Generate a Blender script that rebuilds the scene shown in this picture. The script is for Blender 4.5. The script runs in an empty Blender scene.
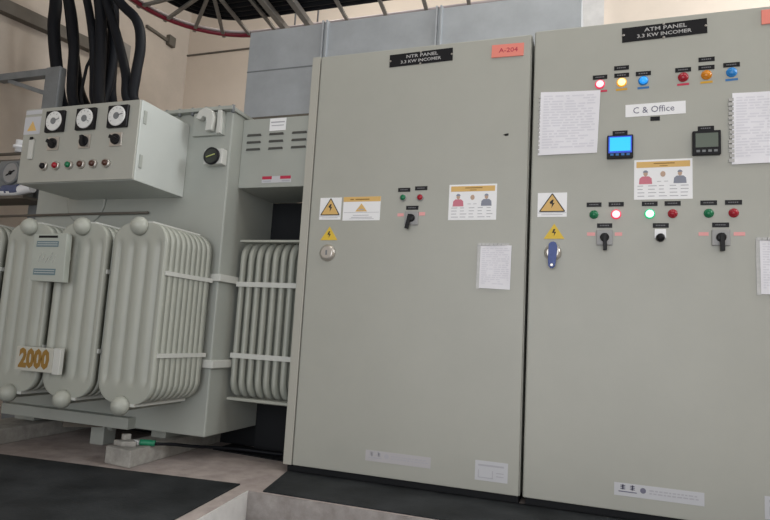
import bpy, bmesh, math, random
from mathutils import Vector, Matrix
random.seed(7)
S = bpy.context.scene
COL = S.collection
PI = math.pi

# ---------------------------------------------------------------- materials
def mat(name, col, rough=.5, metal=0.0, vary=0.0, vscale=8.0, bump=0.0, bscale=60.0, emit=None, estr=0.0, col2=None, alpha=None):
    m = bpy.data.materials.new(name); m.use_nodes = True
    nt = m.node_tree; b = nt.nodes['Principled BSDF']
    b.inputs['Base Color'].default_value = (*col, 1)
    b.inputs['Roughness'].default_value = rough
    b.inputs['Metallic'].default_value = metal
    tc = nt.nodes.new('ShaderNodeTexCoord')
    if vary or col2:
        n = nt.nodes.new('ShaderNodeTexNoise'); n.inputs['Scale'].default_value = vscale
        n.inputs['Detail'].default_value = 6; n.inputs['Roughness'].default_value = .65
        nt.links.new(tc.outputs['Object'], n.inputs['Vector'])
        r = nt.nodes.new('ShaderNodeValToRGB')
        c2 = col2 or tuple(c * (1 - vary) for c in col)
        r.color_ramp.elements[0].position = .35; r.color_ramp.elements[1].position = .68
        r.color_ramp.elements[0].color = (*c2, 1); r.color_ramp.elements[1].color = (*col, 1)
        nt.links.new(n.outputs['Fac'], r.inputs['Fac'])
        nt.links.new(r.outputs['Color'], b.inputs['Base Color'])
    if bump:
        n2 = nt.nodes.new('ShaderNodeTexNoise'); n2.inputs['Scale'].default_value = bscale
        n2.inputs['Detail'].default_value = 4
        nt.links.new(tc.outputs['Object'], n2.inputs['Vector'])
        bp = nt.nodes.new('ShaderNodeBump'); bp.inputs['Strength'].default_value = bump
        bp.inputs['Distance'].default_value = .01
        nt.links.new(n2.outputs['Fac'], bp.inputs['Height'])
        nt.links.new(bp.outputs['Normal'], b.inputs['Normal'])
    if emit:
        b.inputs['Emission Color'].default_value = (*emit, 1)
        b.inputs['Emission Strength'].default_value = estr
    if alpha is not None:
        b.inputs['Alpha'].default_value = alpha
    return m

M = {}
M['panel'] = mat('pebble_grey_paint', (.395, .40, .36), .42, vary=.06, vscale=2.5, bump=.03, bscale=220)
M['panel2'] = mat('pebble_grey_paint_frame', (.42, .415, .37), .42, vary=.05, vscale=3)
M['tank'] = mat('transformer_grey_paint', (.37, .39, .36), .45, vary=.08, vscale=3, bump=.03, bscale=120)
M['rad'] = mat('radiator_grey_paint', (.385, .40, .355), .42, vary=.07, vscale=4)
M['boxlit'] = mat('box_paint_lit', (.52, .55, .53), .4, vary=.04, vscale=4)  # box paint lightened to carry the light on the right side
M['bar'] = mat('pale_bar_paint', (.55, .56, .53), .4)
M['dark'] = mat('black_rubber', (.008, .009, .012), .6)
M['gap'] = mat('dark_gap', (.02, .02, .02), .8)
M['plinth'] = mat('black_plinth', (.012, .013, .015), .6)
M['mat'] = mat('rubber_mat', (.038, .042, .046), .6, col2=(.014, .016, .018), vscale=3.5, bump=.1, bscale=90)
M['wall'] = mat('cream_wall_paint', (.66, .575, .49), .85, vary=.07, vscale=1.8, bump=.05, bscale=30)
M['wallshade'] = mat('shaded_cream_wall_paint', (.52, .455, .39), .88, vary=.18, vscale=1.4, bump=.05, bscale=30)  # wall cream darkened so the colour carries the left wall's shade
M['floor'] = mat('pinkish_concrete', (.47, .41, .385), .8, col2=(.33, .28, .265), vscale=9, bump=.2, bscale=40)
M['trench'] = mat('speckled_concrete', (.34, .32, .31), .85, col2=(.23, .21, .20), vscale=14, bump=.2, bscale=50)
M['white_wash'] = mat('whitewashed_concrete', (.62, .61, .6), .8, vary=.15, vscale=10)
M['ceil'] = mat('ceiling_paint', (.55, .53, .5), .9)
M['duct'] = mat('galvanised_sheet', (.385, .41, .435), .5, metal=.15, vary=.14, vscale=5, bump=.03, bscale=50)
M['ladder'] = mat('galvanised_ladder', (.27, .255, .235), .55, metal=.2, vary=.2, vscale=10)
M['red'] = mat('red_cable', (.22, .012, .03), .4)
M['palerail'] = mat('pale_rail', (.46, .42, .40), .5)
M['palecable'] = mat('pale_cable', (.42, .36, .36), .5)
M['steel'] = mat('grey_steel', (.20, .215, .225), .5, vary=.2, vscale=8)
M['white'] = mat('white_plastic', (.82, .83, .85), .4)
M['engrave'] = mat('engraved_white', (.42,.42,.42), .6)
M['paper'] = mat('white_paper', (.82, .82, .87), .8, vary=.05, vscale=6)
M['paperedge'] = mat('clear_sleeve', (.48, .48, .47), .2, vary=.2, vscale=30)
M['ink'] = mat('dark_ink', (.04, .04, .045), .7)
M['greyink'] = mat('grey_print', (.42, .42, .46), .8)
M['black'] = mat('black_plastic', (.012, .012, .014), .4)
M['yellow'] = mat('sign_yellow', (.72, .50, .05), .6)
M['amber'] = mat('sign_amber', (.68, .44, .15), .6)
M['salmon'] = mat('salmon_tag', (.78, .24, .19), .6)
M['pink'] = mat('pink_tape', (.78, .36, .36), .6)
M['pinkshirt'] = mat('print_pink', (.60, .20, .26), .8)
M['greyshirt'] = mat('print_grey', (.25, .27, .33), .8)
M['skin'] = mat('print_skin', (.50, .36, .28), .8)
M['dimprint'] = mat('dim_engraving', (.14, .14, .15), .6)
M['slot'] = mat('slot_grey', (.06, .06, .055), .6)
M['chrome'] = mat('worn_chrome', (.55, .52, .48), .3, metal=.7)
M['blue'] = mat('blue_fabric', (.08, .12, .33), .6, vary=.2, vscale=60)
M['bluerag'] = mat('slate_blue_cloth', (.10, .12, .22), .8, vary=.2, vscale=30)
M['dialw'] = mat('dial_white', (.72, .73, .72), .4)
M['orange'] = mat('orange_digits', (.27, .15, .028), .6)
M['plate'] = mat('plate_cream', (.46, .46, .41), .5)
M['dispg'] = mat('plate_pale_green', (.40, .43, .39), .5)
M['dispb'] = mat('plate_blue_grey', (.13, .20, .23), .5)
M['green'] = mat('green_lens', (.005, .16, .065), .25)
M['redlens'] = mat('red_lens', (.33, .006, .02), .25)
M['amberlens'] = mat('amber_lens', (.62, .22, .01), .25)
M['bluelens'] = mat('blue_lens', (.02, .22, .58), .25)
M['brown'] = mat('brown_lens', (.07, .025, .015), .3)
M['greensleeve'] = mat('green_sleeve', (.01, .20, .10), .5)
M['lcd'] = mat('grey_lcd', (.10, .125, .10), .3)
M['screen'] = mat('cyan_screen', (.02, .3, .6), .3, emit=(.01, .42, 1.0), estr=1.0)
M['lit_border'] = mat('lit_blue_border', (.02, .06, .3), .3, emit=(.02, .06, .8), estr=.5)
M['lit_red'] = mat('lit_red', (.6, .1, .12), .3, emit=(1.0, .55, .58), estr=1.6)
M['lit_redrim'] = mat('lit_red_rim', (.6, .02, .06), .3, emit=(1.0, .03, .12), estr=.55)
M['lit_amber'] = mat('lit_amber', (.8, .6, .2), .3, emit=(1.0, .82, .35), estr=1.5)
M['lit_amberrim'] = mat('lit_amber_rim', (.8, .4, .02), .3, emit=(1.0, .36, .01), estr=.5)
M['lit_blue'] = mat('lit_blue', (.02, .3, .8), .3, emit=(.02, .33, 1.0), estr=.55)
M['lit_green'] = mat('lit_green', (.3, .8, .6), .3, emit=(.6, 1.0, .82), estr=1.5)
M['lit_greenrim'] = mat('lit_green_rim', (.01, .4, .15), .3, emit=(.01, .75, .3), estr=.45)
M['redtape'] = mat('red_tape', (.55, .03, .08), .6)
M['ytape'] = mat('yellow_tape', (.65, .36, .03), .6)
M['btape'] = mat('blue_tape', (.03, .16, .42), .6)
M['concrete'] = mat('pale_concrete', (.44, .43, .40), .85, col2=(.28, .27, .25), vscale=12, bump=.3, bscale=40)
M['glass'] = mat('dial_glass_dark', (.03, .035, .03), .2)
M['gaugehand'] = mat('gauge_yellow_hand', (.5, .55, .2), .5)
M['darkred'] = mat('danger_red', (.45, .02, .06), .6)
M['trunk'] = mat('grey_brown_trunking', (.13, .115, .095), .7, vary=.2, vscale=6)

for k in ('dark','black','plinth','mat','gap','ink'):
    M[k].node_tree.nodes['Principled BSDF'].inputs['Specular IOR Level'].default_value = .18
# ---------------------------------------------------------------- mesh builder
class MB:
    def __init__(s): s.v = []; s.f = []; s.sm = []
    def add(s, vs, fs, smooth=False):
        o = len(s.v); s.v += [tuple(v) for v in vs]; s.f += [tuple(i + o for i in f) for f in fs]; s.sm += [smooth] * len(fs)
        return s
    def box(s, x0, x1, y0, y1, z0, z1):
        return s.add([(x0,y0,z0),(x1,y0,z0),(x1,y1,z0),(x0,y1,z0),(x0,y0,z1),(x1,y0,z1),(x1,y1,z1),(x0,y1,z1)],
                     [(3,2,1,0),(4,5,6,7),(0,1,5,4),(1,2,6,5),(2,3,7,6),(3,0,4,7)])
    def quadbox(s, P, y0, y1):
        # P: 4 (x,z) points counter clockwise seen from the front (-Y)
        n = len(P)
        vs = [(x,y0,z) for x,z in P] + [(x,y1,z) for x,z in P]
        fs = [tuple(range(n)), tuple(range(2*n-1, n-1, -1))] + [(i, i+n, (i+1)%n+n, (i+1)%n) for i in range(n)]
        return s.add(vs, fs)
    def prism(s, P, z0, z1):
        n = len(P)  # P counter clockwise from above
        vs = [(x,y,z0) for x,y in P] + [(x,y,z1) for x,y in P]
        fs = [tuple(range(n-1,-1,-1)), tuple(range(n,2*n))] + [(i,(i+1)%n,(i+1)%n+n,i+n) for i in range(n)]
        return s.add(vs, fs)
    def rings(s, rs, smooth=True, cap=True):
        n = len(rs[0]); vs = [p for r in rs for p in r]; fs = []
        for k in range(len(rs)-1):
            for i in range(n):
                j = (i+1) % n
                fs.append((k*n+i, k*n+j, (k+1)*n+j, (k+1)*n+i))
        s.add(vs, fs, smooth)
        if cap:
            o = len(s.v) - len(vs)
            s.f.append(tuple(o+i for i in range(n-1,-1,-1))); s.sm.append(False)
            s.f.append(tuple(o+len(vs)-n+i for i in range(n))); s.sm.append(False)
        return s
    def lathe(s, base, axis, prof, n=16):
        # prof: list of (distance along axis, radius)
        base = Vector(base); a = Vector(axis).normalized()
        u = a.orthogonal().normalized(); w = a.cross(u)
        rs = []
        for d, r in prof:
            rs.append([base + a*d + (u*math.cos(2*PI*i/n) + w*math.sin(2*PI*i/n))*max(r, 1e-5) for i in range(n)])
        return s.rings(rs)
    def cyl(s, p0, p1, r, n=12):
        d = Vector(p1) - Vector(p0)
        return s.lathe(p0, d, [(0, r), (d.length, r)], n)
    def ball(s, c, r, axis=(0,0,1), n=16, k=9):
        a = Vector(axis).normalized(); b = Vector(c) - a*r
        return s.lathe(b, a, [(r - r*math.cos(PI*i/(k-1)), r*math.sin(PI*i/(k-1))) for i in range(k)], n)
    def tube(s, pts, r, n=10, sub=6):
        P = [Vector(p) for p in pts]
        if sub > 1 and len(P) > 2:
            Q = []
            for i in range(len(P)-1):
                p0 = P[max(i-1,0)]; p1 = P[i]; p2 = P[i+1]; p3 = P[min(i+2,len(P)-1)]
                for k in range(sub):
                    t = k/sub
                    Q.append(.5*((2*p1)+(p2-p0)*t+(2*p0-5*p1+4*p2-p3)*t*t+(3*p1-p0-3*p2+p3)*t**3))
            Q.append(P[-1]); P = Q
        rs = []; u = None
        for i, p in enumerate(P):
            t = (P[min(i+1,len(P)-1)] - P[max(i-1,0)]).normalized()
            if u is None: u = t.orthogonal().normalized()
            u = (u - t*u.dot(t)).normalized(); w = t.cross(u)
            rs.append([p + (u*math.cos(2*PI*k/n) + w*math.sin(2*PI*k/n))*r for k in range(n)])
        return s.rings(rs)
    def bar(s, p0, p1, w, h, up=(0,0,1)):
        p0 = Vector(p0); p1 = Vector(p1); t = (p1-p0).normalized(); up = Vector(up)
        sd = t.cross(up).normalized(); up = sd.cross(t)
        vs = []
        for p in (p0, p1):
            for a, b in ((-1,-1),(1,-1),(1,1),(-1,1)): vs.append(p + sd*a*w/2 + up*b*h/2)
        return s.add(vs, [(0,1,2,3),(7,6,5,4),(0,4,5,1),(1,5,6,2),(2,6,7,3),(3,7,4,0)])

BASE = {}
def build(name, mb, m, parent=None, bevel=0, label=None, kind=None, fix=True):
    off = BASE.get(parent.name, Vector((0,0,0))) if parent else Vector((0,0,0))
    me = bpy.data.meshes.new(name)
    me.from_pydata([tuple(Vector(v)-off) for v in mb.v], [], mb.f)
    me.polygons.foreach_set('use_smooth', mb.sm)
    if fix or bevel:
        bm = bmesh.new(); bm.from_mesh(me)
        bmesh.ops.recalc_face_normals(bm, faces=bm.faces)
        if bevel:
            ed = [e for e in bm.edges if e.is_manifold and e.calc_face_angle(0) > .6]
            bmesh.ops.bevel(bm, geom=ed, offset=bevel, segments=2, affect='EDGES', profile=.6, clamp_overlap=True)
        bm.to_mesh(me); bm.free()
    me.materials.append(m)
    o = bpy.data.objects.new(name, me); COL.objects.link(o)
    if parent:
        o.parent = parent; BASE[o.name] = off
    if label: o['label'] = label
    if kind: o['kind'] = kind
    return o

def thing(name, label, cat, loc=(0,0,0), group=None):
    o = bpy.data.objects.new(name, None); COL.objects.link(o); o.empty_display_size = .1
    o.location = loc; BASE[o.name] = Vector(loc)
    o['label'] = label; o['category'] = cat
    if group: o['group'] = group
    return o
def tag(o, label, cat, group=None):
    o['label'] = label; o['category'] = cat
    if group: o['group'] = group
    return o
def struct(name, mb, m, bevel=0):
    return build(name, mb, m, None, bevel, kind='structure')

def text_mb(s, x, y, z, size, rot=0, width=None, bold=0.0):
    """lettering lying on a front facing -Y, centred on x, z"""
    cu = bpy.data.curves.new('t', 'FONT'); cu.body = s; cu.size = size
    cu.align_x = 'CENTER'; cu.align_y = 'CENTER'; cu.resolution_u = 2; cu.offset = bold; cu.extrude = .0004
    ob = bpy.data.objects.new('t', cu); COL.objects.link(ob)
    dg = bpy.context.evaluated_depsgraph_get(); dg.update()
    me = bpy.data.meshes.new_from_object(ob.evaluated_get(dg))
    vs = [v.co.copy() for v in me.vertices]; fs = [tuple(p.vertices) for p in me.polygons]
    bpy.data.objects.remove(ob); bpy.data.curves.remove(cu); bpy.data.meshes.remove(me)
    w = max(v.x for v in vs) - min(v.x for v in vs)
    k = width / w if width else 1
    c, sn = math.cos(rot), math.sin(rot)
    mb = MB(); mb.add([(x + (v.x*k)*c - v.y*sn, y - v.z, z + (v.x*k)*sn + v.y*c) for v in vs], fs)
    return mb
def text(name, s, x, y, z, size, m, parent, rot=0, width=None, bold=0.0):
    return build(name, text_mb(s, x, y, z, size, rot, width, bold), m, parent, fix=False)

# ================================================================= SETTING
FZ = -.04
TX0, TX1, TY = .04, .105, -.408          # trench corner
fl = MB()
fl.prism([(-3.0,-6.2),(.75,-6.2),(TX1,-.885),(TX0,TY),(-3.0,TY)], -.75, FZ)
fl.prism([(-3.0,TY),(5.2,TY),(5.2,2.6),(-3.0,2.6)], -.75, FZ)
struct('floor', fl, M['floor'])
struct('floor', MB().prism([(-.2,-6.2),(5.2,-6.2),(5.2,TY),(-.2,TY)], -.75, -.65), M['trench'])
# whitewashed side and rough end face of the sunken area
struct('trim_1', MB().prism([(TX0+.001,TY),(TX1+.001,-.885),(.75,-6.2),(.76,-6.2),(TX1+.011,-.885),(TX0+.011,TY)], -.65, FZ-.002), M['white_wash'])
struct('trim_2', MB().box(TX0+.012, 5.0, TY-.012, TY-.001, -.65, FZ-.002), M['trench'])
struct('wall_left', MB().box(-3.05,-2.9,-6.2,2.6,-.75,4.7), M['wallshade'])
struct('wall_back', MB().box(-2.9,5.2,2.47,2.62,-.75,4.7), M['wall'])
wr = MB()                                       # right wall with a tall window opening
wr.box(5.0,5.15,-6.2,-.6,-.75,4.7); wr.box(5.0,5.15,1.4,2.47,-.75,4.7)
wr.box(5.0,5.15,-.6,1.4,-.75,2.4); wr.box(5.0,5.15,-.6,1.4,4.4,4.7)
struct('wall_right', wr, M['wall'])
wf = MB()                                       # front wall with a wide door opening
wf.box(-2.9,-1.2,-6.2,-6.05,-.75,4.7); wf.box(4.0,5.0,-6.2,-6.05,-.75,4.7); wf.box(-1.2,4.0,-6.2,-6.05,3.4,4.7)
struct('wall_front', wf, M['wall'])
struct('ceiling', MB().box(-3.05,5.2,-6.2,2.62,4.6,4.75), M['ceil'])
struct('trim_3', MB().box(-2.9,-2.06,2.455,2.47,3.722,3.737), M['trunk'])
struct('trim_4', MB().box(1.389,1.577,2.36,2.47,FZ,4.6), M['white_wash'])
tk = MB(); tk.bar((-2.86,-1.4,2.90),(-2.86,1.42,3.21), .08, .105)
struct('trim_5', tk, M['trunk'])
jb = build('junction_box', MB().box(-2.9,-2.78,1.32,1.50,3.15,3.36), M['ladder'], None, .006)
tag(jb, 'grey junction box on the left wall at the end of the trunking', 'junction box')
cb = MB(); cb.bar((-2.885,1.78,3.73),(-2.885,2.16,3.735), .03, .03); cb.box(-2.9,-2.85,2.10,2.20,3.69,3.80)
tag(build('conduit_stub', cb, M['trunk'], None, .004), 'dark conduit stub on the cream wall right of the cables', 'conduit')

# foundation strips under the transformer
fs = MB(); fs.prism([(-.86,-.34),(-.672,-.37),(-.74,.75),(-.95,.75)], FZ, .048)
struct('trim_6', fs, M['concrete'], .008)
fs = MB(); fs.prism([(-1.95,-.62),(-1.62,-.62),(-1.72,.75),(-1.98,.75)], FZ, .048)
struct('trim_7', fs, M['concrete'], .008)

# rubber mats
m1 = MB(); m1.prism([(-2.6,-.60),(-1.417,-.484),(-.674,-.42),(-.036,-.348),(.041,-.919),(.62,-5.2),(-2.6,-5.2)], FZ, FZ+.006)
tag(build('rubber_mat', m1, M['mat'], None), 'large worn black rubber mat on the floor in front of the transformer', 'mat')
m2 = MB(); m2.prism([(.118,-.399),(3.2,-.40),(3.2,.028),(.02,.028)], FZ, FZ+.006)
tag(build('rubber_mat', m2, M['mat'], None), 'black rubber mat running along the foot of the two cabinets', 'mat')

m3 = MB(); m3.prism([(-.62,.27),(-.014,.20),(-.014,.425),(-.62,.48)], FZ, FZ+.006)  # plain black sheet added over the floor here, not a known mat
tag(build('rubber_mat', m3, M['plinth'], None), 'small black sheet on the floor between transformer and left cabinet', 'mat')

# ================================================================= CABINETS
DY = -.004                                       # door face
def lens_part(name, x, z, r, mlens, mrim, parent, label, lit=False):
    rim = build(name, MB().lathe((x,DY,z),(0,-1,0),[(0,r*1.08),(.004,r*1.08),(.008,r*.86)],16), mrim, parent, label=label)
    build('lens', MB().lathe((x,DY-.006,z),(0,-1,0),[(0,r*.86),(.005,r*.80),(.009,r*.55),(.011,r*.2),(.0115,0)],16), mlens, rim)
    return rim
def strip(name, x, z, w, h, m, parent, th=.0015, rot=0.0, y=DY, label=None):
    c, s = math.cos(rot), math.sin(rot)
    P = [(x+a*w/2*c-b*h/2*s, z+a*w/2*s+b*h/2*c) for a, b in ((-1,-1),(1,-1),(1,1),(-1,1))]
    return build(name, MB().quadbox(P, y-th, y), m, parent, label=label)
def name_strip(x, z, parent, w=.066, h=.021):
    p = strip('name_strip', x, z, w, h, M['black'], parent, .002)
    mb = MB()
    n = random.choice((4,5,6)); cw = w*.62/n
    for i in range(n):
        x0 = x - w*.31 + i*cw
        mb.box(x0, x0+cw*.72, DY-.0026, DY-.002, z-h*.12, z+h*.14)
    build('engraving', mb, M['dimprint'], p)
    return p
def selector(x, z, parent, turn=0.0, s=1.0):
    p = build('selector_switch', MB().box(x-.036*s,x+.036*s,DY-.012,DY,z-.036*s,z+.036*s), M['steel_plate'], parent, .004)
    h = MB(); h.lathe((x,DY-.012,z),(0,-1,0),[(0,.021*s),(.018,.018*s),(.02,.0)],14)
    h.bar((x-math.sin(turn)*-.010*s,DY-.026,z+.016*s),(x+math.sin(turn)*.055*s,DY-.026,z-math.cos(turn)*.062*s), .017*s, .022, up=(0,1,0))
    build('handle', h, M['black'], p, .002, label='black pistol grip handle')
    return p
M['steel_plate'] = mat('switch_plate_grey', (.30, .30, .30), .4)

def tri_sign(x, z, w, h, m, parent, name='warning_triangle'):
    p = build(name, MB().quadbox([(x-w/2,z-h/2),(x+w/2,z-h/2),(x,z+h/2)], DY-.0022, DY), m, parent)
    b = MB(); b.quadbox([(x-.003*w/.1,z+.15*h),(x-.10*w,z-.12*h),(x+.01*w,z-.10*h),(x-.02*w,z-.34*h),(x+.10*w,z-.04*h),(x+.0*w,z-.05*h),(x+.06*w,z+.15*h)], DY-.0030, DY-.0022)
    build('bolt_symbol', b, M['ink'], p)
    return p
def warning_card(x, z, w, h, parent):
    p = strip('warning_card', x, z, w, h, M['white'], parent, .0012)
    b = MB()
    tz = z + h*.09; tw = w*.86; th = h*.74
    t = build('triangle', MB().quadbox([(x-tw/2,tz-th/2),(x+tw/2,tz-th/2),(x,tz+th/2)], DY-.0022, DY-.0012), M['amber'], p)
    o = MB()
    for a, c in (((x-tw/2,tz-th/2),(x+tw/2,tz-th/2)),((x+tw/2,tz-th/2),(x,tz+th/2)),((x,tz+th/2),(x-tw/2,tz-th/2))):
        o.bar((a[0],DY-.0023,a[1]),(c[0],DY-.0023,c[1]), .0045, .0014, up=(0,1,0))
    o.quadbox([(x-.10*tw,tz+.02*th),(x-.07*tw,tz-.08*th),(x+.0*tw,tz-.06*th),(x-.03*tw,tz-.30*th),(x+.10*tw,tz-.02*th),(x+.02*tw,tz-.03*th),(x+.06*tw,tz+.16*th),(x,tz+.16*th)], DY-.0030, DY-.0022)
    build('bolt_symbol', o, M['ink'], p)
    l = MB(); l.box(x-w*.48,x+w*.48,DY-.0016,DY-.0012,z-h*.345,z-h*.325)
    l.box(x-w*.36,x+w*.36,DY-.0016,DY-.0012,z-h*.42,z-h*.40)
    build('printed_line', l, M['greyink'], p)
    return p
def safety_notice(x, z, w, h, parent, rot=0):
    p = strip('safety_notice', x, z, w, h, M['white'], parent, .0012)
    y = DY-.0012
    hd = MB(); hd.box(x-w*.46,x+w*.46,y-.0006,y,z+h*.30,z+h*.45); build('heading_band', hd, M['amber'], p)
    t = MB(); t.box(x-w*.16,x+w*.2,y-.0010,y-.0006,z+h*.385,z+h*.41); t.box(x-w*.06,x+w*.08,y-.0010,y-.0006,z+h*.33,z+h*.345); build('heading_text', t, M['orange'], p)
    def bust(cx, cz, s, ms, nm):
        P = [(cx-.5*s,cz-.45*s),(cx+.5*s,cz-.45*s),(cx+.46*s,cz+.02*s),(cx+.26*s,cz+.20*s),(cx-.26*s,cz+.20*s),(cx-.46*s,cz+.02*s)]
        build('printed_shirt', MB().quadbox(P, y-.0006, y), ms, p)
        Q = [(cx+.17*s*math.cos(a*PI/6), cz+.42*s+.22*s*math.sin(a*PI/6)) for a in range(12)]
        build('printed_face', MB().quadbox(Q, y-.0008, y), M['skin'], p)
        H = [(cx+.20*s*math.cos(a*PI/6), cz+.52*s+.19*s*math.sin(a*PI/6)) for a in range(0,7)]
        build('printed_hair', MB().quadbox(H, y-.0010, y), M['greyshirt'], p)
    bust(x-w*.30, z+h*.02, w*.23, M['pinkshirt'], 'a'); bust(x+w*.29, z+h*.02, w*.22, M['greyshirt'], 'b')
    Q = [(x+w*.045*math.cos(a*PI/6), z+h*.13+w*.055*math.sin(a*PI/6)) for a in range(12)]
    build('printed_face', MB().quadbox(Q, y-.0008, y), M['skin'], p)
    l = MB()
    for r in range(4):
        zz = z - h*(.17+.085*r)
        for c in range(5):
            x0 = x - w*.44 + c*w*.185; l.box(x0, x0+w*random.uniform(.08,.15), y-.0005, y, zz, zz+h*.018)
    for c in range(2): l.box(x-w*.10+c*w*.12, x-w*.03+c*w*.12, y-.0005, y, z-h*.06, z-h*.045)
    build('printed_line', l, M['greyink'], p)
    return p
def name_plate(x0, z0, x1, z1, h, lines, parent):
    x = (x0+x1)/2; z = (z0+z1)/2; w = x1-x0; rot = math.atan2(z1-z0, w)
    p = strip('name_plate', x, z, w, h, M['black'], parent, .003, rot)
    text('lettering', lines[0], x+.02*w, DY-.0034, z+h*.20, h*.36, M['engrave'], p, rot, w*.50, .0003)
    text('lettering', lines[1], x, DY-.0034, z-h*.20, h*.34, M['engrave'], p, rot, w*.64, .0003)
    for a, b in ((-.485,0),(.485,0),(0,.46),(0,-.46)):
        build('screw', MB().lathe((x+a*w, DY-.003, z+b*h+a*w*math.tan(rot)),(0,-1,0),[(0,.006),(.002,.004)],8), M['chrome'], p)
    return p
def maker_label(x, z, w, h, parent, bright):
    p = strip('maker_label', x, z, w, h, M['makers2'] if bright else M['makers'], parent, .0012)
    y = DY-.0012; l = MB()
    for k in (-.40,-.29):                       # two block marks
        cx = x+k*w
        for j in range(3): l.box(cx-.010,cx+.010,y-.0006,y,z+h*(.02+.13*j),z+h*(.09+.13*j))
        l.box(cx-.003,cx+.003,y-.0006,y,z+h*.0,z+h*.40)
    l.box(x-w*.45,x-w*.24,y-.0006,y,z-h*.20,z-h*.12)
    l.lathe((x-w*.17,y,z+h*.08),(0,-1,0),[(0,.012),(.0006,.012)],12)
    build('block_mark', l, M['greyink'] if not bright else M['inkblue'], p)
    t = MB(); 
    for r in range(2):
        xx = x-w*.10
        while xx < x+w*.42:
            ww = random.uniform(.008,.02); t.box(xx,xx+ww,y-.0006,y,z+h*(.10-.22*r),z+h*(.20-.22*r)); xx += ww+.005
    build('printed_line', t, M['greyink'], p)
    return p
M['makers'] = mat('maker_label_grey', (.45, .44, .455), .5)
M['makers2'] = mat('maker_label_pale', (.52, .53, .56), .5)
M['inkblue'] = mat('blue_grey_ink', (.16, .16, .22), .7)

# ---- left cabinet
A = thing('switchgear_cabinet', 'left pale grey switchgear cabinet, with one pair of lamps and a single selector switch', 'cabinet', (.615,.6,FZ))
body = MB(); body.box(0,1.224,.012,1.2,0,2.25)
build('body', body, M['panel'], A, .004)
fr = MB(); fr.box(0,.050,-.003,.012,0,2.25); 
build('front_frame', fr, M['panel2'], A, .003, label='narrow frame strip left of the door')
build('door', MB().box(.058,1.219,DY,.010,.002,2.246), M['panel'], A, .004)
build('plinth', MB().box(.012,1.216,.03,1.18,FZ,0), M['plinth'], A)
name_plate(.469,2.178,.8185,2.184,.070,['NTR PANEL','3.3 KW INCOMER'], A)
tg = strip('orange_tag', 1.104, 2.172, .161, .067, M['salmon'], A, .006, -.02, label='salmon tag near the top right corner')
text('lettering', 'A-204', 1.108, DY-.0064, 2.172, .034, M['darkred'], tg, -.02, .095)
warning_card(.1755,1.366,.127,.122,A)
ww = strip('warning_notice', .357,1.364,.213,.129, M['white'], A, .0012)
build('heading_band', MB().box(.2505,.4635,DY-.0018,DY-.0012,1.402,1.4285), M['amber'], ww)
t = MB(); t.box(.29,.31,DY-.0022,DY-.0018,1.411,1.417); t.box(.32,.40,DY-.0022,DY-.0018,1.411,1.417); build('heading_text', t, M['orange'], ww)
build('triangle', MB().quadbox([(.322,1.348),(.390,1.348),(.356,1.392)], DY-.0018, DY-.0012), M['amber'], ww)
t = MB(); t.box(.256,.458,DY-.0016,DY-.0012,1.342,1.344); t.box(.31,.40,DY-.0016,DY-.0012,1.326,1.329); t.box(.30,.42,DY-.0016,DY-.0012,1.315,1.318); t.box(.29,.43,DY-.0016,DY-.0012,1.308,1.310)
t.box(.340,.372,DY-.0022,DY-.0018,1.355,1.361); build('printed_line', t, M['greyink'], ww)
tri_sign(.179,1.230,.100,.074,M['yellow'],A)
lk = build('door_lock', MB().lathe((.177,DY,1.123),(0,-1,0),[(0,.046),(.006,.046),(.014,.038),(.02,.03)],20), M['chrome'], A, label='round worn metal door lock')
build('key_slot', MB().box(.172,.182,DY-.0212,DY-.020,1.110,1.136), M['steel'], lk)
name_strip(.591,1.460,A); name_strip(.683,1.466,A); name_strip(.640,1.3635,A)
lens_part('indicator_lamp', .588,1.418,.018,M['green'],M['steel_plate'],A,'unlit green indicator lamp')
lens_part('indicator_lamp', .680,1.417,.018,M['redlens'],M['steel_plate'],A,'unlit red indicator lamp')
selector(.640,1.308,A,-.35)
strip('pink_tape', .578,1.327,.034,.016,M['pink'],A,.001); strip('pink_tape', .694,1.331,.032,.018,M['pink'],A,.001)
safety_notice(.953,1.388,.242,.183,A)
build('vent_notch', MB().quadbox([(1.095,1.729),(1.108,1.722),(1.122,1.724),(1.122,1.735),(1.108,1.734)], DY-.001, DY+.001), M['gap'], A)
maker_label(.630,.100,.338,.052,A,False)
sm = strip('rating_sticker', 1.092,.097,.153,.09, M['makers2'], A, .0012)
t = MB(); t.box(1.03,1.15,DY-.0018,DY-.0012,.118,.126); t.box(1.03,1.10,DY-.0018,DY-.0012,.064,.068); t.box(1.03,1.034,DY-.0018,DY-.0012,.068,.10); t.box(1.096,1.10,DY-.0018,DY-.0012,.064,.10); t.box(1.115,1.15,DY-.0018,DY-.0012,.09,.094); t.box(1.115,1.15,DY-.0018,DY-.0012,.075,.079)
build('printed_line', t, M['greyink'], sm)

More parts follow.
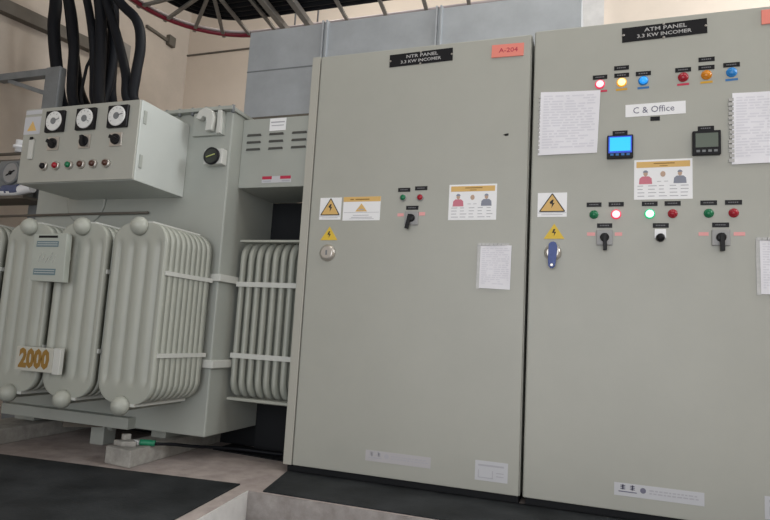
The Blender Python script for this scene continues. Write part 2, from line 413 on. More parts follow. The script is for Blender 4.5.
# ---- right cabinet
B = thing('switchgear_cabinet', 'right pale grey switchgear cabinet, with two meters, rows of lamps and a lit cyan screen', 'cabinet', (1.83,.6,FZ))
build('body', MB().box(1.236,2.425,.012,1.2,0,2.262), M['panel'], B, .004)
build('door', MB().box(1.241,2.420,DY,.010,.002,2.258), M['panel'], B, .004)
build('plinth', MB().box(1.248,2.413,.03,1.18,FZ,0), M['plinth'], B)
name_plate(1.646,2.189,2.0105,2.196,.072,['ATM PANEL','3.3 KW INCOMER'], B)
tg = strip('orange_tag', 2.308,2.207,.161,.067,M['salmon'],B,.006, label='salmon tag near the top right corner')
text('lettering','A-205',2.312,DY-.0064,2.207,.034,M['darkred'],tg,0,.095)
for x, z, ml, mr, lb, tp in ((1.549,1.953,'lit_red','lit_redrim','glowing red indicator lamp','redtape'),(1.646,1.954,'lit_amber','lit_amberrim','glowing amber indicator lamp','ytape'),
                         (1.741,1.954,'lit_blue','bluelens','glowing blue indicator lamp','btape'),(1.910,1.956,'redlens','redlens','unlit red indicator lamp','redtape'),
                         (2.006,1.958,'amberlens','amberlens','unlit amber indicator lamp','ytape'),(2.107,1.961,'bluelens','bluelens','unlit blue indicator lamp','btape')):
    lens_part('indicator_lamp', x, z, .021, M[ml], M[mr], B, lb)
    strip('colour_tape', x+(.018 if tp=='redtape' and x<1.6 else 0), z-.034, .050 if x>1.6 else .03, .010, M[tp], B, .001, .03)
    name_strip(x, z+.036, B)
name_strip(1.645,2.027,B); name_strip(2.007,2.033,B)
co = strip('name_card', 1.792,1.812,.256,.060,M['white'],B,.0015,.008)
text('lettering','C & Office',1.785,DY-.0019,1.811,.043,M['inkblue'],co,.02,.175)
strip('name_strip',1.792,1.766,.040,.020,M['black'],B,.002)
for x, ms, lb in ((1.641,'screen','meter with a lit cyan screen'),(2.0015,'lcd','meter with a dark grey screen')):
    mt = build('panel_meter', MB().box(x-.057,x+.057,DY-.024,DY,1.579,1.690), M['black'], B, .005, label=lb)
    if ms == 'screen': build('screen_border', MB().box(x-.051,x+.051,DY-.0246,DY-.0235,1.603,1.683), M['lit_border'], mt)
    sc = build('screen', MB().box(x-.045,x+.045,DY-.0252,DY-.0235,1.612,1.677), M[ms], mt)
    for k in (-.035,-.012,.012,.035): build('button', MB().box(x+k-.007,x+k+.007,DY-.0262,DY-.0235,1.590,1.600), M['steel'] if ms=='lcd' else M['btape'], mt)
    name_strip(x, 1.7065, B)
safety_notice(1.825,1.4775,.243,.187,B)
warning_card(1.340,1.367,.136,.118,B)
tri_sign(1.352,1.238,.096,.073,M['yellow'],B)
lk = build('door_lock', MB().lathe((1.348,DY,1.134),(0,-1,0),[(0,.040),(.006,.040),(.014,.033),(.02,.026)],20), M['chrome'], B, label='round chrome door lock')
for x, ml, mr, lb in ((1.530,'green','green','unlit green indicator lamp'),(1.627,'lit_red','lit_redrim','glowing red indicator lamp'),(1.770,'lit_green','lit_greenrim','glowing green indicator lamp'),
                      (1.865,'redlens','redlens','unlit red indicator lamp'),(2.010,'green','green','unlit green indicator lamp'),(2.107,'redlens','redlens','unlit red indicator lamp')):
    lens_part('indicator_lamp', x, 1.3165, .021 if 'lit' in ml else .019, M[ml], M[mr], B, lb)
    name_strip(x, 1.364, B)
for x in (1.578,2.056):
    selector(x,1.207,B,0.05); name_strip(x,1.264,B)
for x, w in ((1.519,.036),(1.638,.032),(1.989,.040),(2.128,.044)): strip('pink_tape', x, 1.224, w, .016, M['pink'], B, .001)
kp = build('key_switch', MB().box(1.790,1.838,DY-.006,DY,1.204,1.246), M['white'], B, .003, label='white push switch with a black knob')
build('knob', MB().lathe((1.814,DY-.006,1.206),(0,-1,0),[(0,.019),(.02,.017),(.022,.0)],14), M['black'], kp)
name_strip(1.816,1.263,B)
maker_label(1.807,.094,.354,.054,B,True)
rs = strip('rating_sticker', 2.28,.095,.153,.09, M['makers2'], B, .0012)
t = MB(); t.box(2.22,2.34,DY-.0018,DY-.0012,.118,.126); t.box(2.22,2.29,DY-.0018,DY-.0012,.064,.068); t.box(2.22,2.224,DY-.0018,DY-.0012,.068,.10); t.box(2.286,2.29,DY-.0018,DY-.0012,.064,.10); t.box(2.305,2.34,DY-.0018,DY-.0012,.09,.094); t.box(2.305,2.34,DY-.0018,DY-.0012,.075,.079); build('printed_line', t, M['greyink'], rs)

# key with blue tag hanging in the right cabinet's lock
K = thing('key', 'blue fabric key fob hanging from the round lock of the right cabinet', 'key', (1.348,DY-.02,1.182))
kb = MB(); kb.quadbox([(1.328,1.100),(1.331,1.068),(1.340,1.057),(1.352,1.057),(1.362,1.068),(1.366,1.100),(1.370,1.160),(1.364,1.178),(1.352,1.184),(1.340,1.182),(1.330,1.172)], DY-.036, DY-.026)
build('fob', kb, M['blue'], K, .003)
build('eyelet', MB().lathe((1.346,DY-.036,1.072),(0,-1,0),[(0,.008),(.002,.006)],12), M['chrome'], K)
build('key_shank', MB().cyl((1.348,DY-.020,1.134),(1.348,DY-.03,1.134),.007,8), M['chrome'], K)

# papers and sleeves taped to the doors
def sheet(name, label, P, parentmat, lines, edge=None, cols=1, group=None):
    (x0,z0),(x1,z1),(x2,z2),(x3,z3) = P   # bl br tr tl
    T = thing(name, label, 'paper', ((x0+x1)/2, DY-.003, min(z0,z1)))
    nx, nz = 10, 8; mb = MB(); g = []
    for k, yo in ((0, -.0045), (1, -.0030)):
        for j in range(nz+1):
            for i in range(nx+1):
                u, v = i/nx, j/nz
                x = (x0*(1-u)+x1*u)*(1-v)+(x3*(1-u)+x2*u)*v; z = (z0*(1-u)+z1*u)*(1-v)+(z3*(1-u)+z2*u)*v
                y = DY + yo - .0018*math.sin(u*5+v*3) - .004*max(0, .25-v)*u
                g.append((x,y,z))
    N = (nx+1)*(nz+1); fs = []
    for j in range(nz):
        for i in range(nx):
            a = j*(nx+1)+i; q = (a,a+1,a+nx+2,a+nx+1); fs.append(q); fs.append(tuple(N+k for k in reversed(q)))
    mb.add(g, fs, True); sh = build('sheet', mb, parentmat, T, fix=False)
    pm = MB()
    for r in range(lines):
        v = .93 - r*.86/lines
        u = .06
        while u < .90:
            wv = random.uniform(.05,.22); ue = min(u+wv,.94)
            def at(u_, v_):
                x = (x0*(1-u_)+x1*u_)*(1-v_)+(x3*(1-u_)+x2*u_)*v_; z = (z0*(1-u_)+z1*u_)*(1-v_)+(z3*(1-u_)+z2*u_)*v_
                return x, DY-.0045-.0018*math.sin(u_*5+v_*3)-.004*max(0,.25-v_)*u_-.0007, z
            h = .22/lines
            pm.add([at(u,v-h),at(ue,v-h),at(ue,v+h),at(u,v+h)],[(0,1,2,3)])
            u = ue + random.uniform(.02,.05)
            if random.random() < .12: u += .2
    build('printed_line', pm, M['faint'], T, fix=False)
    if edge:
        build('sleeve_edge', edge, M['paperedge'], T, label='crumpled clear plastic edge')
    return T
M['faint'] = mat('faint_print', (.70, .70, .76), .8)
e = MB()
for k in range(14): e.box(1.268+random.uniform(-.003,.002),1.274,DY-.008,DY-.001,1.625+k*.0215,1.625+k*.0215+.013)
sheet('paper_notice','white printed paper sheet left of the cyan screen on the right cabinet',[(1.267,1.613),(1.540,1.615),(1.552,1.922),(1.274,1.935)],M['paper'],20,e)
e = MB()
for k in range(14): e.box(2.096+random.uniform(-.006,.0),2.112,DY-.008,DY-.001,1.545+k*.0215,1.545+k*.0215+.014)
sheet('paper_notice','white printed paper sheet with a crumpled edge right of the grey meter',[(2.102,1.534),(2.36,1.538),(2.365,1.858),(2.108,1.862)],M['paper'],22,e)
def pouch_edge(x0,x1,z0,z1):
    e = MB(); e.box(x0-.014,x0+.004,DY-.004,DY-.001,z0-.004,z1+.012)
    for k in range(8):
        w=(x1-x0)/8; e.box(x0-.01+k*w,x0-.01+k*w+w*.9,DY-.006-random.uniform(0,.003),DY-.001,z1+.001,z1+.013)
    return e
sheet('paper_notice','small printed sheet in a clear sleeve on the left cabinet door',[(1.002,.957),(1.152,.952),(1.155,1.168),(1.004,1.166)],M['paper'],18,pouch_edge(1.002,1.154,.957,1.166))
sheet('paper_notice','small sheet in a clear sleeve right of the selector switch on the right cabinet',[(2.205,.965),(2.36,.962),(2.36,1.195),(2.203,1.195)],M['paper'],18,pouch_edge(2.203,2.36,.965,1.195))

# ================================================================= TRANSFORMER
T = thing('transformer', 'grey oil filled power transformer with finned radiators standing left of the cabinets', 'transformer', (-1.15,.35,FZ))
TX_L, TX_R, TYF, TYB, TZ0, TZ1 = -1.855, -.437, -.09, .76, .10, 1.93
build('tank', MB().box(TX_L,TX_R,TYF,TYB,TZ0,TZ1), M['tank'], T, .008)
cv = build('cover', MB().box(TX_L-.02,TX_R+.012,TYF-.035,TYB+.03,TZ1,TZ1+.022), M['tank'], T, .003)
for k in range(16):
    x = TX_L+.05+k*.092; build('bolt', MB().cyl((x,TYF-.022,TZ1-.018),(x,TYF-.022,TZ1+.028),.010,6), M['steel'], cv)
for nm, z0, z1 in (('stiffener_band',.945,.985),('stiffener_band',.470,.513)):
    b = MB(); b.box(TX_L-.022,TX_R+.026,TYF-.024,TYB,z0,z1); build(nm, b, M['bar'], T, .004)
bs = MB(); bs.box(TX_L-.004,-.90,TYF-.060,TYF+.02,TZ0,.163)
build('base_flange', bs, M['tank'], T, .004)
build('skid', MB().box(-.86,-.76,.0,.7,.048,.10), M['tank'], T, .004)
build('skid', MB().box(-1.92,-1.76,.0,.7,.048,.10), M['tank'], T, .004)
wh = MB(); wh.box(-1.30,-1.20,.0,.10,FZ,.07); wh.cyl((-1.33,.05,.07),(-1.17,.05,.07),.03,12)
build('roller', wh, M['tank'], T, .006)
pj = MB(); pj.bar((-1.46,-.04,.075),(-1.22,.02,.09),.05,.05); pj.cyl((-1.34,-.0,.06),(-1.34,-.0,.16),.02,8)
build('drain_valve', pj, M['trunk'], T)
# bushings on the cover behind the control box
for x in (-1.78,-1.62,-1.46,-1.28,-1.10):
    build('bushing', MB().lathe((x,.35,TZ1+.02),(0,0,1),[(0,.06),(.03,.06),(.03,.04),(.09,.04),(.09,.05),(.10,.05),(.10,.035),(.12,.03)],16), M['steel'], T)
# corner seam, lifting hook, marshalling plate
build('hook_plate', MB().box(-.69,-.482,TYF-.022,TYF,1.786,1.925), M['tank'], T, .003)
build('seal_strip', MB().box(-.512,-.487,TYF-.045,TYF-.02,1.79,1.925), M['bar'], T, .003)
hk = MB(); hk.quadbox([(-.575,1.800),(-.533,1.803),(-.522,1.875),(-.540,1.920),(-.585,1.940),(-.625,1.922),(-.645,1.880),(-.612,1.868),(-.598,1.888),(-.578,1.880),(-.570,1.850)], TYF-.065, TYF-.030)
hk.box(-.572,-.536,TYF-.034,TYF-.015,1.805,1.845)
build('lifting_hook', hk, M['bar'], T, .005)
# round cover on the tank front under the control box
build('hand_hole_cover', MB().lathe((-1.44,TYF,1.42),(0,-1,0),[(0,.15),(.008,.15),(.012,.14),(.012,0)],28), M['tank'], T)
# cable box on the right face of the tank
cbx = MB(); cbx.box(-.437,-.008,.02,.42,1.503,1.916)
cbo = build('cable_box', cbx, M['tank'], T, .004)
for x0, n in ((-.402,0),(-.255,0),(-.108,0)):
    for k in range(3):
        zz = 1.818-.043*k; xe = min(x0+.094,-.014)
        build('louvre_slot', MB().quadbox([(x0,zz-.006),(xe,zz-.006),(xe-.004,zz+.006),(x0+.004,zz+.006)], .014, .021), M['slot'], cbo)
wl = build('white_label', MB().box(-.258,-.152,.018,.0205,1.838,1.912), M['white'], cbo)
dl = MB(); dl.box(-.281,-.092,.018,.0205,1.529,1.567); build('danger_label', dl, M['makers2'], cbo)
for a, b in ((-.279,-.216),(-.162,-.094)): build('red_band', MB().box(a,b,.0172,.018,1.549,1.567), M['darkred'], cbo)
dr = MB(); dr.box(-.250,-.160,.0172,.018,1.885,1.892); dr.box(-.245,-.165,.0172,.018,1.866,1.871)
dr.box(-.27,-.22,.0172,.018,1.535,1.542); dr.box(-.15,-.10,.0172,.018,1.535,1.542); build('printed_line', dr, M['greyink'], cbo)
build('shade_panel', MB().box(TX_R,-.012,.43,.46,FZ,1.505), M['plinth'], T, .003, label='dark sheet standing in for shade in the recess behind the right radiator')  # added dark sheet, gives the recess its shade
build('shade_panel', MB().box(TX_L,TX_R,.50,.53,FZ,TZ0), M['plinth'], T, label='dark sheet standing in for shade under the tank')  # added dark sheet, stands in for the shade below the tank
# thin conduit along the tank
build('capillary_pipe', MB().tube([(-2.5,-.11,1.325),(-1.5,-.11,1.335),(-.95,-.11,1.338)],.008,8,1), M['trunk'], T)

# radiator panels ------------------------------------------------
PW, PH, PZ0 = .322, .893, .302
def panel_mesh(th, ew):
    """a pressed radiator panel: rounded outline, three raised flutes; faces -Y, centred on x=0"""
    nx, nz = 44, 40; R = .10; mb = MB(); vs = []
    zs = []
    for j in range(nz+1):
        t = j/nz; zs.append(PH*(.5-.5*math.cos(PI*t)))
    def hw(z):
        d = min(z, PH-z)
        if d < R: return PW/2 - R + math.sqrt(max(R*R-(R-d)**2, 0)) 
        return PW/2
    def sstep(a, b, x):
        t = max(0, min(1, (x-a)/(b-a))); return t*t*(3-2*t)
    def dep(x, z, w):
        d = min(w-abs(x), min(z, PH-z))
        edge = sstep(0, .022, d)
        inner = sstep(.085, .115, z)*sstep(.085, .115, PH-z)*sstep(.142,.126,abs(x))
        fl = abs(math.cos(x/.082*PI))**.8 if True else 0
        return th*(ew + (.5-ew)*edge) - inner*.017*(1-fl)
    for side in (-1, 1):
        for j in range(nz+1):
            w = max(hw(zs[j]), .012)
            for i in range(nx+1):
                x = w*(2*i/nx-1); vs.append((x, side*dep(x, zs[j], w), PZ0+zs[j]))
    N = (nx+1)*(nz+1); fs = []
    for j in range(nz):
        for i in range(nx):
            a = j*(nx+1)+i; fs.append((a,a+1,a+nx+2,a+nx+1)); fs.append((N+a+nx+1,N+a+nx+2,N+a+1,N+a))
    for j in range(nz):
        a = j*(nx+1); fs.append((a+nx+1,N+a+nx+1,N+a,a)); a += nx; fs.append((a,N+a,N+a+nx+1,a+nx+1))
    for i in range(nx):
        fs.append((i,N+i,N+i+1,i+1)); a = nz*(nx+1)+i; fs.append((a+1,N+a+1,N+a,a))
    mb.add(vs, fs, True); return mb
def to_mesh(name, mb, m):
    me = bpy.data.meshes.new(name); me.from_pydata(mb.v, [], mb.f); me.polygons.foreach_set('use_smooth', mb.sm); me.materials.append(m)
    bm = bmesh.new(); bm.from_mesh(me); bmesh.ops.recalc_face_normals(bm, faces=bm.faces); bm.to_mesh(me); bm.free()
    return me
PM = to_mesh('radiator_panel', panel_mesh(.0422, .475), M['rad'])
PM2 = to_mesh('radiator_panel_side', panel_mesh(.036, .28), M['rad'])
def add_panel(parent, me, x, y, rz):
    o = bpy.data.objects.new('panel', me); COL.objects.link(o); o.parent = parent
    o.location = Vector((x,y,0)) - BASE[parent.name]; o.rotation_euler = (0,0,rz)
    return o
HZ1, HZ0 = 1.177, .290
def bank_front(x):
    def head(z):
        h = MB()
        h.lathe((x,-.572,z),(0,1,0),[(0,.0),(.004,.018),(.014,.034),(.03,.045),(.046,.048),(.062,.042),(.072,.026),(.572+TYF,.026)],18)
        return h
    r = build('radiator', head(HZ1), M['rad'], T)
    build('bottom_header', head(HZ0), M['rad'], r)
    build('end_rail', MB().box(x+.030,x+.072,-.515,-.13,PZ0+PH-.004,PZ0+PH+.008), M['bar'], r)
    build('end_rail', MB().box(x+.030,x+.072,-.515,-.13,PZ0-.014,PZ0+.004), M['bar'], r)
    for k in range(9): add_panel(r, PM, x, -.495+k*.0425, 0)
    for z in (.945,.540):
        for s in (-1,1):
            xx = x+s*(PW/2+.001)
            build('tie_bar', MB().box(min(xx,xx+s*.008),max(xx,xx+s*.008),-.50,-.115,z-.011,z+.011), M['bar'], r)
    return r
for x in (-.626,-.994,-1.362,-1.736): bank_front(x)
def bank_side(x0, n, sgn, y0):
    yc = y0+PW/2
    xe = x0 + sgn*(n-1)*.0525
    def head(z): return MB().cyl((TX_R if sgn>0 else TX_L,yc,z),(xe+sgn*.02,yc,z),.026,14)
    r = build('radiator', head(HZ1), M['rad'], T)
    build('bottom_header', head(HZ0), M['rad'], r)
    for k in range(n): add_panel(r, PM2, x0+sgn*k*.0525, yc, PI/2)
    a, b = sorted((x0-sgn*.02, xe+sgn*.015))
    for z in (.945,.540): build('tie_bar', MB().box(a,b,y0-.010,y0+.0,z-.014,z+.014), M['bar'], r)
    build('end_rail', MB().box(a,b,y0-.006,y0+.05,PZ0+PH-.004,PZ0+PH+.008), M['rad'], r)
    build('end_rail', MB().box(a,b,y0-.006,y0+.05,PZ0-.010,PZ0+.004), M['rad'], r)
bank_side(-.392, 8, 1, .06)
bank_side(-1.93, 5, -1, .06)
# oil temperature gauge on the tank
g = build('thermometer', MB().box(-.575,-.452,TYF-.05,TYF,1.605,1.695), M['bar'], T, .006, label='dark dial thermometer in a pale housing')
build('bezel', MB().lathe((-.517,TYF-.05,1.650),(0,-1,0),[(0,.050),(.014,.050),(.018,.043),(.013,.041)],24), M['black'], g)
build('dial_face', MB().lathe((-.517,TYF-.05,1.650),(0,-1,0),[(0,.042),(.014,.042)],24), M['glass'], g)
nd = MB(); nd.bar((-.545,TYF-.066,1.642),(-.490,TYF-.066,1.658),.004,.009,up=(0,1,0)); build('pointer', nd, M['gaugehand'], g)

# ---- control box hanging on the front of the tank
C = thing('control_box', 'grey control box with three round dials mounted on the front of the transformer', 'control box', (-1.13,-.3,1.428))
BX0, BX1, BYF, BZ0, BZ1 = -1.537, -.728, -.50, 1.428, 1.8635
build('housing', MB().box(BX0,BX1,BYF+.012,TYF-.001,BZ0,BZ1), M['boxlit'], C, .004)
dr = build('door', MB().box(BX0+.002,BX1-.004,BYF,BYF+.012,BZ0+.003,BZ1-.003), M['panel'], C, .003)
for x, a in ((-1.297,.25),(-1.078,-.5),(-.860,.2)):
    dg = build('dial_gauge', MB().box(x-.066,x+.066,BYF-.018,BYF,1.711,1.833), M['black'], C, .005)
    build('dial_face', MB().lathe((x,BYF-.018,1.772),(0,-1,0),[(0,.056),(.004,.055),(.005,.05)],24), M['dialw'], dg)
    nd = MB(); nd.lathe((x,BYF-.022,1.772),(0,-1,0),[(0,.02),(.004,.018)],12); nd.bar((x,BYF-.024,1.772),(x+.042*math.cos(a),BYF-.024,1.772+.042*math.sin(a)),.003,.007,up=(0,1,0))
    for k in range(9):
        t = -.7+k*PI*1.45/8; nd.bar((x+.038*math.cos(t),BYF-.0232,1.772+.038*math.sin(t)),(x+.046*math.cos(t),BYF-.0232,1.772+.046*math.sin(t)),.0008,.004,up=(0,1,0))
    build('pointer', nd, M['steel'], dg)
for x, tn in ((-1.298,1.1),(-1.076,.2),(-.862,1.1)):
    sp = build('selector_switch', MB().box(x-.040,x+.040,BYF-.008,BYF,1.610,1.686), M['chrome'], C, .004)
    h = MB(); h.lathe((x,BYF-.008,1.648),(0,-1,0),[(0,.030),(.01,.028)],16); h.bar((x-.03*math.sin(tn),BYF-.022,1.648+.03*math.cos(tn)),(x+.03*math.sin(tn),BYF-.022,1.648-.03*math.cos(tn)),.02,.016,up=(0,1,0))
    build('handle', h, M['black'], sp, .002)
for x, m, lb in ((-1.364,'black','black push button'),(-1.276,'redlens','red indicator lamp'),(-1.183,'green','green indicator lamp'),(-1.099,'brown','dark brown indicator lamp'),(-1.016,'brown','dark brown indicator lamp'),(-.928,'brown','dark brown indicator lamp')):
    lp = build('indicator_lamp', MB().lathe((x+.020,BYF,1.520),(0,-1,0),[(0,.024),(.012,.024),(.014,.018)],14), M['chrome'], C, label=lb)
    build('lens', MB().lathe((x+.020,BYF-.012,1.520),(0,-1,0),[(0,.018),(.012,.015),(.017,.006),(.018,0)],12), M[m], lp)
w = build('warning_card', MB().box(-1.534,-1.414,BYF-.0015,BYF,1.712,1.814), M['makers2'], C)
build('triangle', MB().quadbox([(-1.508,1.732),(-1.440,1.732),(-1.473,1.790)], BYF-.0022, BYF-.0015), M['amber'], w)
build('white_label', MB().box(-1.532,-1.414,BYF-.0015,BYF,1.829,1.853), M['makers2'], C)
hd = build('door_handle', MB().box(-1.472,-1.438,BYF-.012,BYF,1.565,1.680), M['bar'], C, .004)
build('lock', MB().box(-1.466,-1.444,BYF-.014,BYF-.010,1.676,1.692), M['black'], hd)
for z0 in (1.50,1.74): build('hinge', MB().box(BX1,BX1+.006,BYF+.03,BYF+.05,z0,z0+.07), M['tank'], C)

# ---- signs hanging on the radiators
D = thing('rating_plate', 'upright pale plate box with blue grey bands hanging on the second radiator', 'plate', (-1.15,-.56,.88))
build('casing', MB().quadbox([(-1.250,.881),(-1.026,.876),(-1.036,1.132),(-1.262,1.127)], -.580, -.545), M['dispg'], D, .004)
b = MB(); b.box(-1.225,-1.095,-.5815,-.580,1.107,1.119); build('slot', b, M['black'], D)
for a, b in ((1.060,1.090),(.912,.945)): build('blue_band', MB().box(-1.234,-1.084,-.5815,-.580,a,b), M['dispb'], D)
b = MB()
for z in (1.068,1.079,.922,.934): b.box(-1.228,-1.09,-.582,-.5815,z,z+.003)
for k in range(5): b.bar((-1.21+k*.025,-.581,.975+.01*(k%2)),(-1.19+k*.025,-.581,1.03-.012*(k%3)),.0012,.006,up=(0,1,0))
build('print', b, M['bar'], D)
build('bracket', MB().box(-1.25,-1.22,-.545,-.50,1.0,1.03), M['tank'], D); build('bracket', MB().box(-1.09,-1.06,-.545,-.50,1.0,1.03), M['tank'], D)
N = thing('number_plate', 'cream plate with the orange number 2000 hanging on the lower radiators', 'plate', (-1.17,-.56,.41))
build('plate_body', MB().box(-1.283,-1.036,-.578,-.548,.418,.540), M['plate'], N, .003)
text('number', '2000', -1.158,-.5785,.478,.125,M['orange'],N,0,.205,.007)
build('side_cap', MB().box(-1.036,-.992,-.574,-.548,.412,.543), M['bar'], N, .003)
build('bracket', MB().box(-1.28,-1.25,-.548,-.50,.47,.50), M['tank'], N); build('bracket', MB().box(-1.10,-1.06,-.548,-.50,.47,.50), M['tank'], N)

# ---- left of the transformer
Q = thing('wall_bracket', 'grey steel post with an arm and a brace standing behind the control box', 'bracket', (-2.32,.33,FZ))
build('post', MB().box(-2.40,-2.26,.30,.36,FZ,2.56), M['steel'], Q, .004)
build('arm', MB().box(-2.9,-2.40,.30,.36,2.50,2.555), M['steel'], Q, .003)
build('brace', MB().bar((-2.80,.33,2.50),(-2.38,.33,2.36),.03,.03), M['steel'], Q)
H = thing('shelf', 'narrow dark shelf on the left wall under the round dial gauge', 'shelf', (-2.5,.15,1.49))
build('board', MB().box(-2.9,-2.16,.05,.26,1.488,1.510), M['trunk'], H, .003)
build('support', MB().box(-2.9,-2.87,.10,.16,1.25,1.488), M['trunk'], H)
G = thing('dial_gauge', 'round grey dial gauge at the left edge, below the two thin pipes', 'gauge', (-2.43,.2,1.51))
build('housing', MB().box(-2.53,-2.30,.135,.25,1.512,1.79), M['steel'], G, .012)
build('bezel', MB().lathe((-2.395,.135,1.695),(0,-1,0),[(0,.085),(.015,.085),(.02,.072),(.012,.07)],28), M['steel'], G)
build('dial_face', MB().lathe((-2.395,.135,1.695),(0,-1,0),[(0,.071),(.013,.071)],28), M['steel_plate'], G)
nd = MB(); nd.bar((-2.43,.119,1.675),(-2.355,.119,1.71),.004,.012,up=(0,1,0)); nd.lathe((-2.395,.121,1.695),(0,-1,0),[(0,.016),(.005,.014)],12)
build('pointer', nd, M['black'], G)
R_ = thing('cloth', 'folded white cloth with a slate blue patch on the ledge under the dial gauge', 'cloth', (-2.3,.09,1.51))
R_n = MB()
R_n.tube([(-2.56,.092,1.545),(-2.40,.088,1.548),(-2.28,.085,1.546),(-2.20,.088,1.560),(-2.13,.092,1.572)],.035,10,5)
build('white_cloth', R_n, M['white'], R_)
build('blue_patch', MB().tube([(-2.385,.086,1.557),(-2.33,.083,1.556),(-2.27,.082,1.556),(-2.235,.084,1.560)],.037,10,5), M['bluerag'], R_)
pp = thing('oil_pipe', 'two thin horizontal oil pipes with a valve left of the control box', 'pipe', (-2.4,.25,1.8))
for z in (1.825,1.88): build('pipe', MB().cyl((-2.9,.25,z),(TX_L,.25,z-.005),.012,10), M['trunk'], pp)
build('valve', MB().lathe((-2.50,.25,1.888),(0,0,1),[(0,.03),(.03,.03),(.03,.045),(.05,.045),(.05,.03),(.09,.03)],14), M['white'], pp)

# ---- black cables dropping to the transformer
drops = [
 ('thick black cable, leftmost of those dropping behind the control box', .046, [(-2.10,-.9,3.40),(-2.30,.0,3.42),(-2.45,.33,3.2),(-2.436,.35,2.90),(-2.40,.39,2.60),(-2.30,.40,2.285),(-2.02,.40,2.12),(-1.80,.36,2.04)]),
 ('second black cable from the left behind the control box, hanging straight', .038, [(-2.0,-.9,3.40),(-2.20,.0,3.42),(-2.287,.30,3.15),(-2.216,.35,2.785),(-2.152,.35,2.305),(-1.95,.36,2.13),(-1.79,.36,2.05)]),
 ('thin black cable bulging left of the middle of the cable bundle', .011, [(-1.95,-.9,3.38),(-2.08,.0,3.40),(-2.126,.33,3.095),(-2.027,.35,2.684),(-2.062,.35,2.531),(-2.061,.35,2.275),(-1.85,.36,2.12),(-1.64,.36,2.05)]),
 ('black cable in the middle of the bundle, bowed to the right', .030, [(-1.90,-.9,3.40),(-2.03,.0,3.42),(-2.106,.30,3.12),(-2.010,.33,2.761),(-1.979,.35,2.484),(-1.938,.35,2.266),(-1.78,.36,2.13),(-1.62,.36,2.05)]),
 ('black cable in the middle of the bundle, hanging straight to the second dial', .042, [(-1.82,-.9,3.40),(-1.92,.0,3.42),(-1.979,.30,3.10),(-1.952,.35,2.755),(-1.891,.35,2.262),(-1.70,.36,2.14),(-1.47,.36,2.05)]),
 ('black cable slanting right towards the third dial', .034, [(-1.75,-.9,3.40),(-1.86,.0,3.42),(-1.921,.30,3.09),(-1.791,.35,2.736),(-1.680,.35,2.457),(-1.640,.35,2.264),(-1.48,.36,2.13),(-1.30,.36,2.05)]),
 ('black cable looping out furthest right before the third dial', .036, [(-1.62,-.9,3.40),(-1.76,.0,3.40),(-1.816,.30,3.07),(-1.640,.35,2.872),(-1.578,.35,2.674),(-1.590,.35,2.449),(-1.600,.37,2.264),(-1.40,.36,2.12),(-1.12,.36,2.05)]),
 ('black cable hanging behind the middle of the bundle', .036, [(-1.70,-.9,3.44),(-1.92,.1,3.44),(-2.04,.42,3.14),(-1.94,.46,2.80),(-1.95,.47,2.50),(-1.97,.46,2.28),(-1.75,.40,2.15),(-1.45,.37,2.06)]),
 ('black cable crossing behind the first two, nearest the left wall', .038, [(-2.05,-.9,3.46),(-2.25,.1,3.46),(-2.42,.42,3.2),(-2.36,.48,2.8),(-2.24,.50,2.4),(-1.98,.48,2.14),(-1.79,.41,2.07)]),
 ('thick black cable behind the second dial, seen between the straight ones', .042, [(-1.78,-.9,3.46),(-1.98,.1,3.46),(-2.06,.50,3.2),(-2.03,.54,2.8),(-1.99,.54,2.4),(-1.82,.50,2.16),(-1.62,.41,2.07)]),
]
for lb, r, P in drops:
    tag(build('power_cable', MB().tube(P, r, 10, 7), M['dark'], None), lb, 'cable', 'black cables dropping to the transformer')

# ---- bus duct over the cabinets
U = thing('bus_duct', 'large grey galvanised sheet metal duct lying over the top of the two cabinets', 'duct', (.2,1.1,2.264))
build('casing', MB().box(-1.0,1.434,.85,1.45,2.264,2.955), M['duct'], U, .003)
for x in (-.36,.50):
    for s in (-1,1): build('seam_flange', MB().box(x+s*.016-.007,x+s*.016+.007,.828,1.46,2.264,2.968), M['duct'], U, .002)
build('fold_seam', MB().box(-1.0,-.385,.846,.852,2.630,2.638), M['steel'], U)
build('bottom_rail', MB().box(-1.01,-.005,.835,1.46,2.225,2.264), M['trunk'], U)

# ---- curved cable ladder under the ceiling
CX, CY, LZ = -1.27, .68, 3.30
def path(r, z, x1=2.2, y0=-2.4):
    P = [(CX-r, y0, z), (CX-r, CY, z)]
    for k in range(1, 12):
        a = PI - k*PI/2/12; P.append((CX+r*math.cos(a), CY+r*math.sin(a), z))
    P += [(CX, CY+r, z), (x1, CY+r, z)]
    return P
def sweep(P, w, h):
    mb = MB(); rs = []; V = [Vector(p) for p in P]
    for i, p in enumerate(V):
        t = (V[min(i+1,len(V)-1)] - V[max(i-1,0)]).normalized(); sd = Vector((-t.y, t.x, 0))
        rs.append([p+sd*w/2-Vector((0,0,h/2)), p-sd*w/2-Vector((0,0,h/2)), p-sd*w/2+Vector((0,0,h/2)), p+sd*w/2+Vector((0,0,h/2))])
    return mb.rings(rs, False)
L = thing('cable_ladder', 'curved metal cable ladder hanging above the bus duct', 'cable ladder', (CX,CY,LZ))
build('outer_rail', sweep(path(.785,LZ-.005), .022, .045), M['palerail'], L)
build('inner_rail', sweep(path(.13,LZ), .02, .07), M['ladder'], L)
def rung(a, b): build('rung', MB().bar((*a,LZ-.035),(*b,LZ-.035),.028,.02), M['ladder'], L)
for k in range(5):
    a = PI - (k+.35)*PI/2/4.8
    rung((CX+.13*math.cos(a),CY+.13*math.sin(a)),(CX+.785*math.cos(a),CY+.785*math.sin(a)))
for k in range(8): rung((-1.05+k*.34,CY+.13),(-1.12+k*.34,CY+.785))
for k in range(7): rung((CX-.13,CY-.25-k*.35),(CX-.785,CY-.25-k*.35))
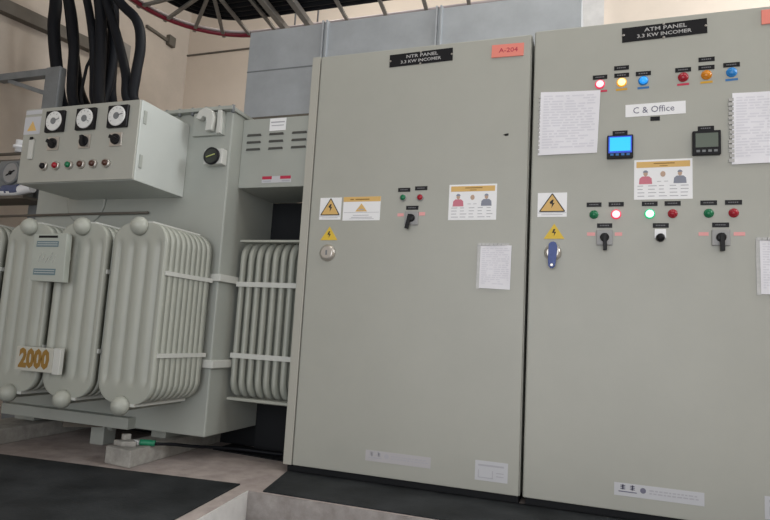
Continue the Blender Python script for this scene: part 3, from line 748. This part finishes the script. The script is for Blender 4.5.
for x in (-.93,-.70): build('support_channel', MB().bar((x+.02,CY-.10,LZ-.07),(x-.06,CY+.82,LZ-.07),.05,.05), M['ladder'], L, .003)
for x in (-.98,-.76): build('hanger_rod', MB().cyl((x,CY+.80,LZ-.07),(x,CY+.80,4.6),.008,8), M['steel'], L)
for x in (1.9,): 
    build('hanger_rod', MB().cyl((x,CY+.80,LZ-.03),(x,CY+.80,4.6),.008,8), M['steel'], L)
build('hanger_rod', MB().cyl((CX-.80,-1.5,LZ-.03),(CX-.80,-1.5,4.6),.008,8), M['steel'], L)
tag(build('power_cable', MB().tube(path(.740,LZ-.030),.022,8,1), M['red']), 'dark red cable lying along the outer rail of the cable ladder', 'cable')
tag(build('power_cable', MB().tube(path(.708,LZ-.020),.012,8,1), M['palecable']), 'pale cable lying beside the red cable on the cable ladder', 'cable')
rr = [.20,.265,.33,.395,.46,.525]
for i, r in enumerate(rr):
    tag(build('power_cable', MB().tube(path(r,LZ+.02+.003*(i%2)),.032,8,1), M['dark']), 'thick black cable bundled with others on the curved cable ladder', 'cable', 'black cables on the cable ladder')

# ---- earth cable with green sleeve
E_ = thing('earth_cable', 'dark earth cable with a green sleeve lying across the floor under the transformer', 'cable', (-.5,0,FZ))
P = [(-.735,-.235,.064),(-.66,-.195,.058),(-.632,-.10,.045),(-.577,.0,.026),(-.520,.13,.006),(-.410,.25,-.012),(-.20,.32,-.025),(-.05,.40,-.028)]
build('cable', MB().tube(P,.009,8,6), M['dark'], E_)
build('green_sleeve', MB().tube([(-.735,-.235,.064),(-.70,-.215,.063),(-.665,-.198,.060)],.016,10,3), M['greensleeve'], E_)
build('lug', MB().box(-.79,-.735,-.25,-.22,.050,.072), M['white'], E_, .003)
rb = MB(); rb.prism([(-.85,-.30),(-.78,-.32),(-.72,-.28),(-.80,-.22)],.048,.075); rb.prism([(-.82,-.28),(-.79,-.29),(-.78,-.25),(-.81,-.24)],.075,.105)
tag(build('rubble', rb, M['concrete'], None, .006), 'broken lump of mortar on the pale concrete block by the earth cable', 'rubble')

# ================================================================= LIGHT
W = bpy.data.worlds.new('world'); S.world = W; W.use_nodes = True
bg = W.node_tree.nodes['Background']; bg.inputs['Color'].default_value = (.86,.93,1,1); bg.inputs['Strength'].default_value = .4
def area(name, loc, rot, sx, sy, power, col):
    l = bpy.data.lights.new(name, 'AREA'); l.shape = 'RECTANGLE'; l.size = sx; l.size_y = sy; l.energy = power; l.color = col
    o = bpy.data.objects.new(name, l); COL.objects.link(o); o.location = loc; o.rotation_euler = rot
    return o
area('window_daylight', (4.98,.4,3.4), (0, PI/2, 0), 2.0, 2.0, 205, (.95,.98,1))
area('door_daylight', (1.4,-6.04,1.4), (PI/2, 0, 0), 5.2, 3.6, 165, (.97,.98,1))
for lx, ly, pw in ((1.0,-1.0,19),(3.4,-1.6,16),(-.4,1.2,34)):
    area('ceiling_lamp', (lx,ly,4.55), (0,0,0), 1.2, .5, pw, (1,.96,.89))

# ================================================================= CAMERA
c = bpy.data.cameras.new('camera'); co_ = bpy.data.objects.new('camera', c); COL.objects.link(co_)
f = 604.157949852979; c.sensor_width = 36; c.sensor_fit = 'HORIZONTAL'; c.lens = f/770*36; c.clip_start = .02
r = Vector((0.9435505595283569, 0.3264596834853426, 0.056003720165490344))
u = Vector((-0.012740680602795415, -0.13318259933056442, 0.9910096216956382))
d = Vector((-0.3309834084535087, 0.9357812085601015, 0.1215051975608186))
co_.matrix_world = Matrix(((r.x,u.x,-d.x,1.5461062445770712),(r.y,u.y,-d.y,-2.9445297787905944),(r.z,u.z,-d.z,0.7071296968850719),(0,0,0,1)))
S.camera = co_
S.view_settings.view_transform = 'Standard'; S.view_settings.look = 'None'; S.view_settings.gamma = 1
S.view_settings.use_curve_mapping = False; S.view_settings.exposure = 0
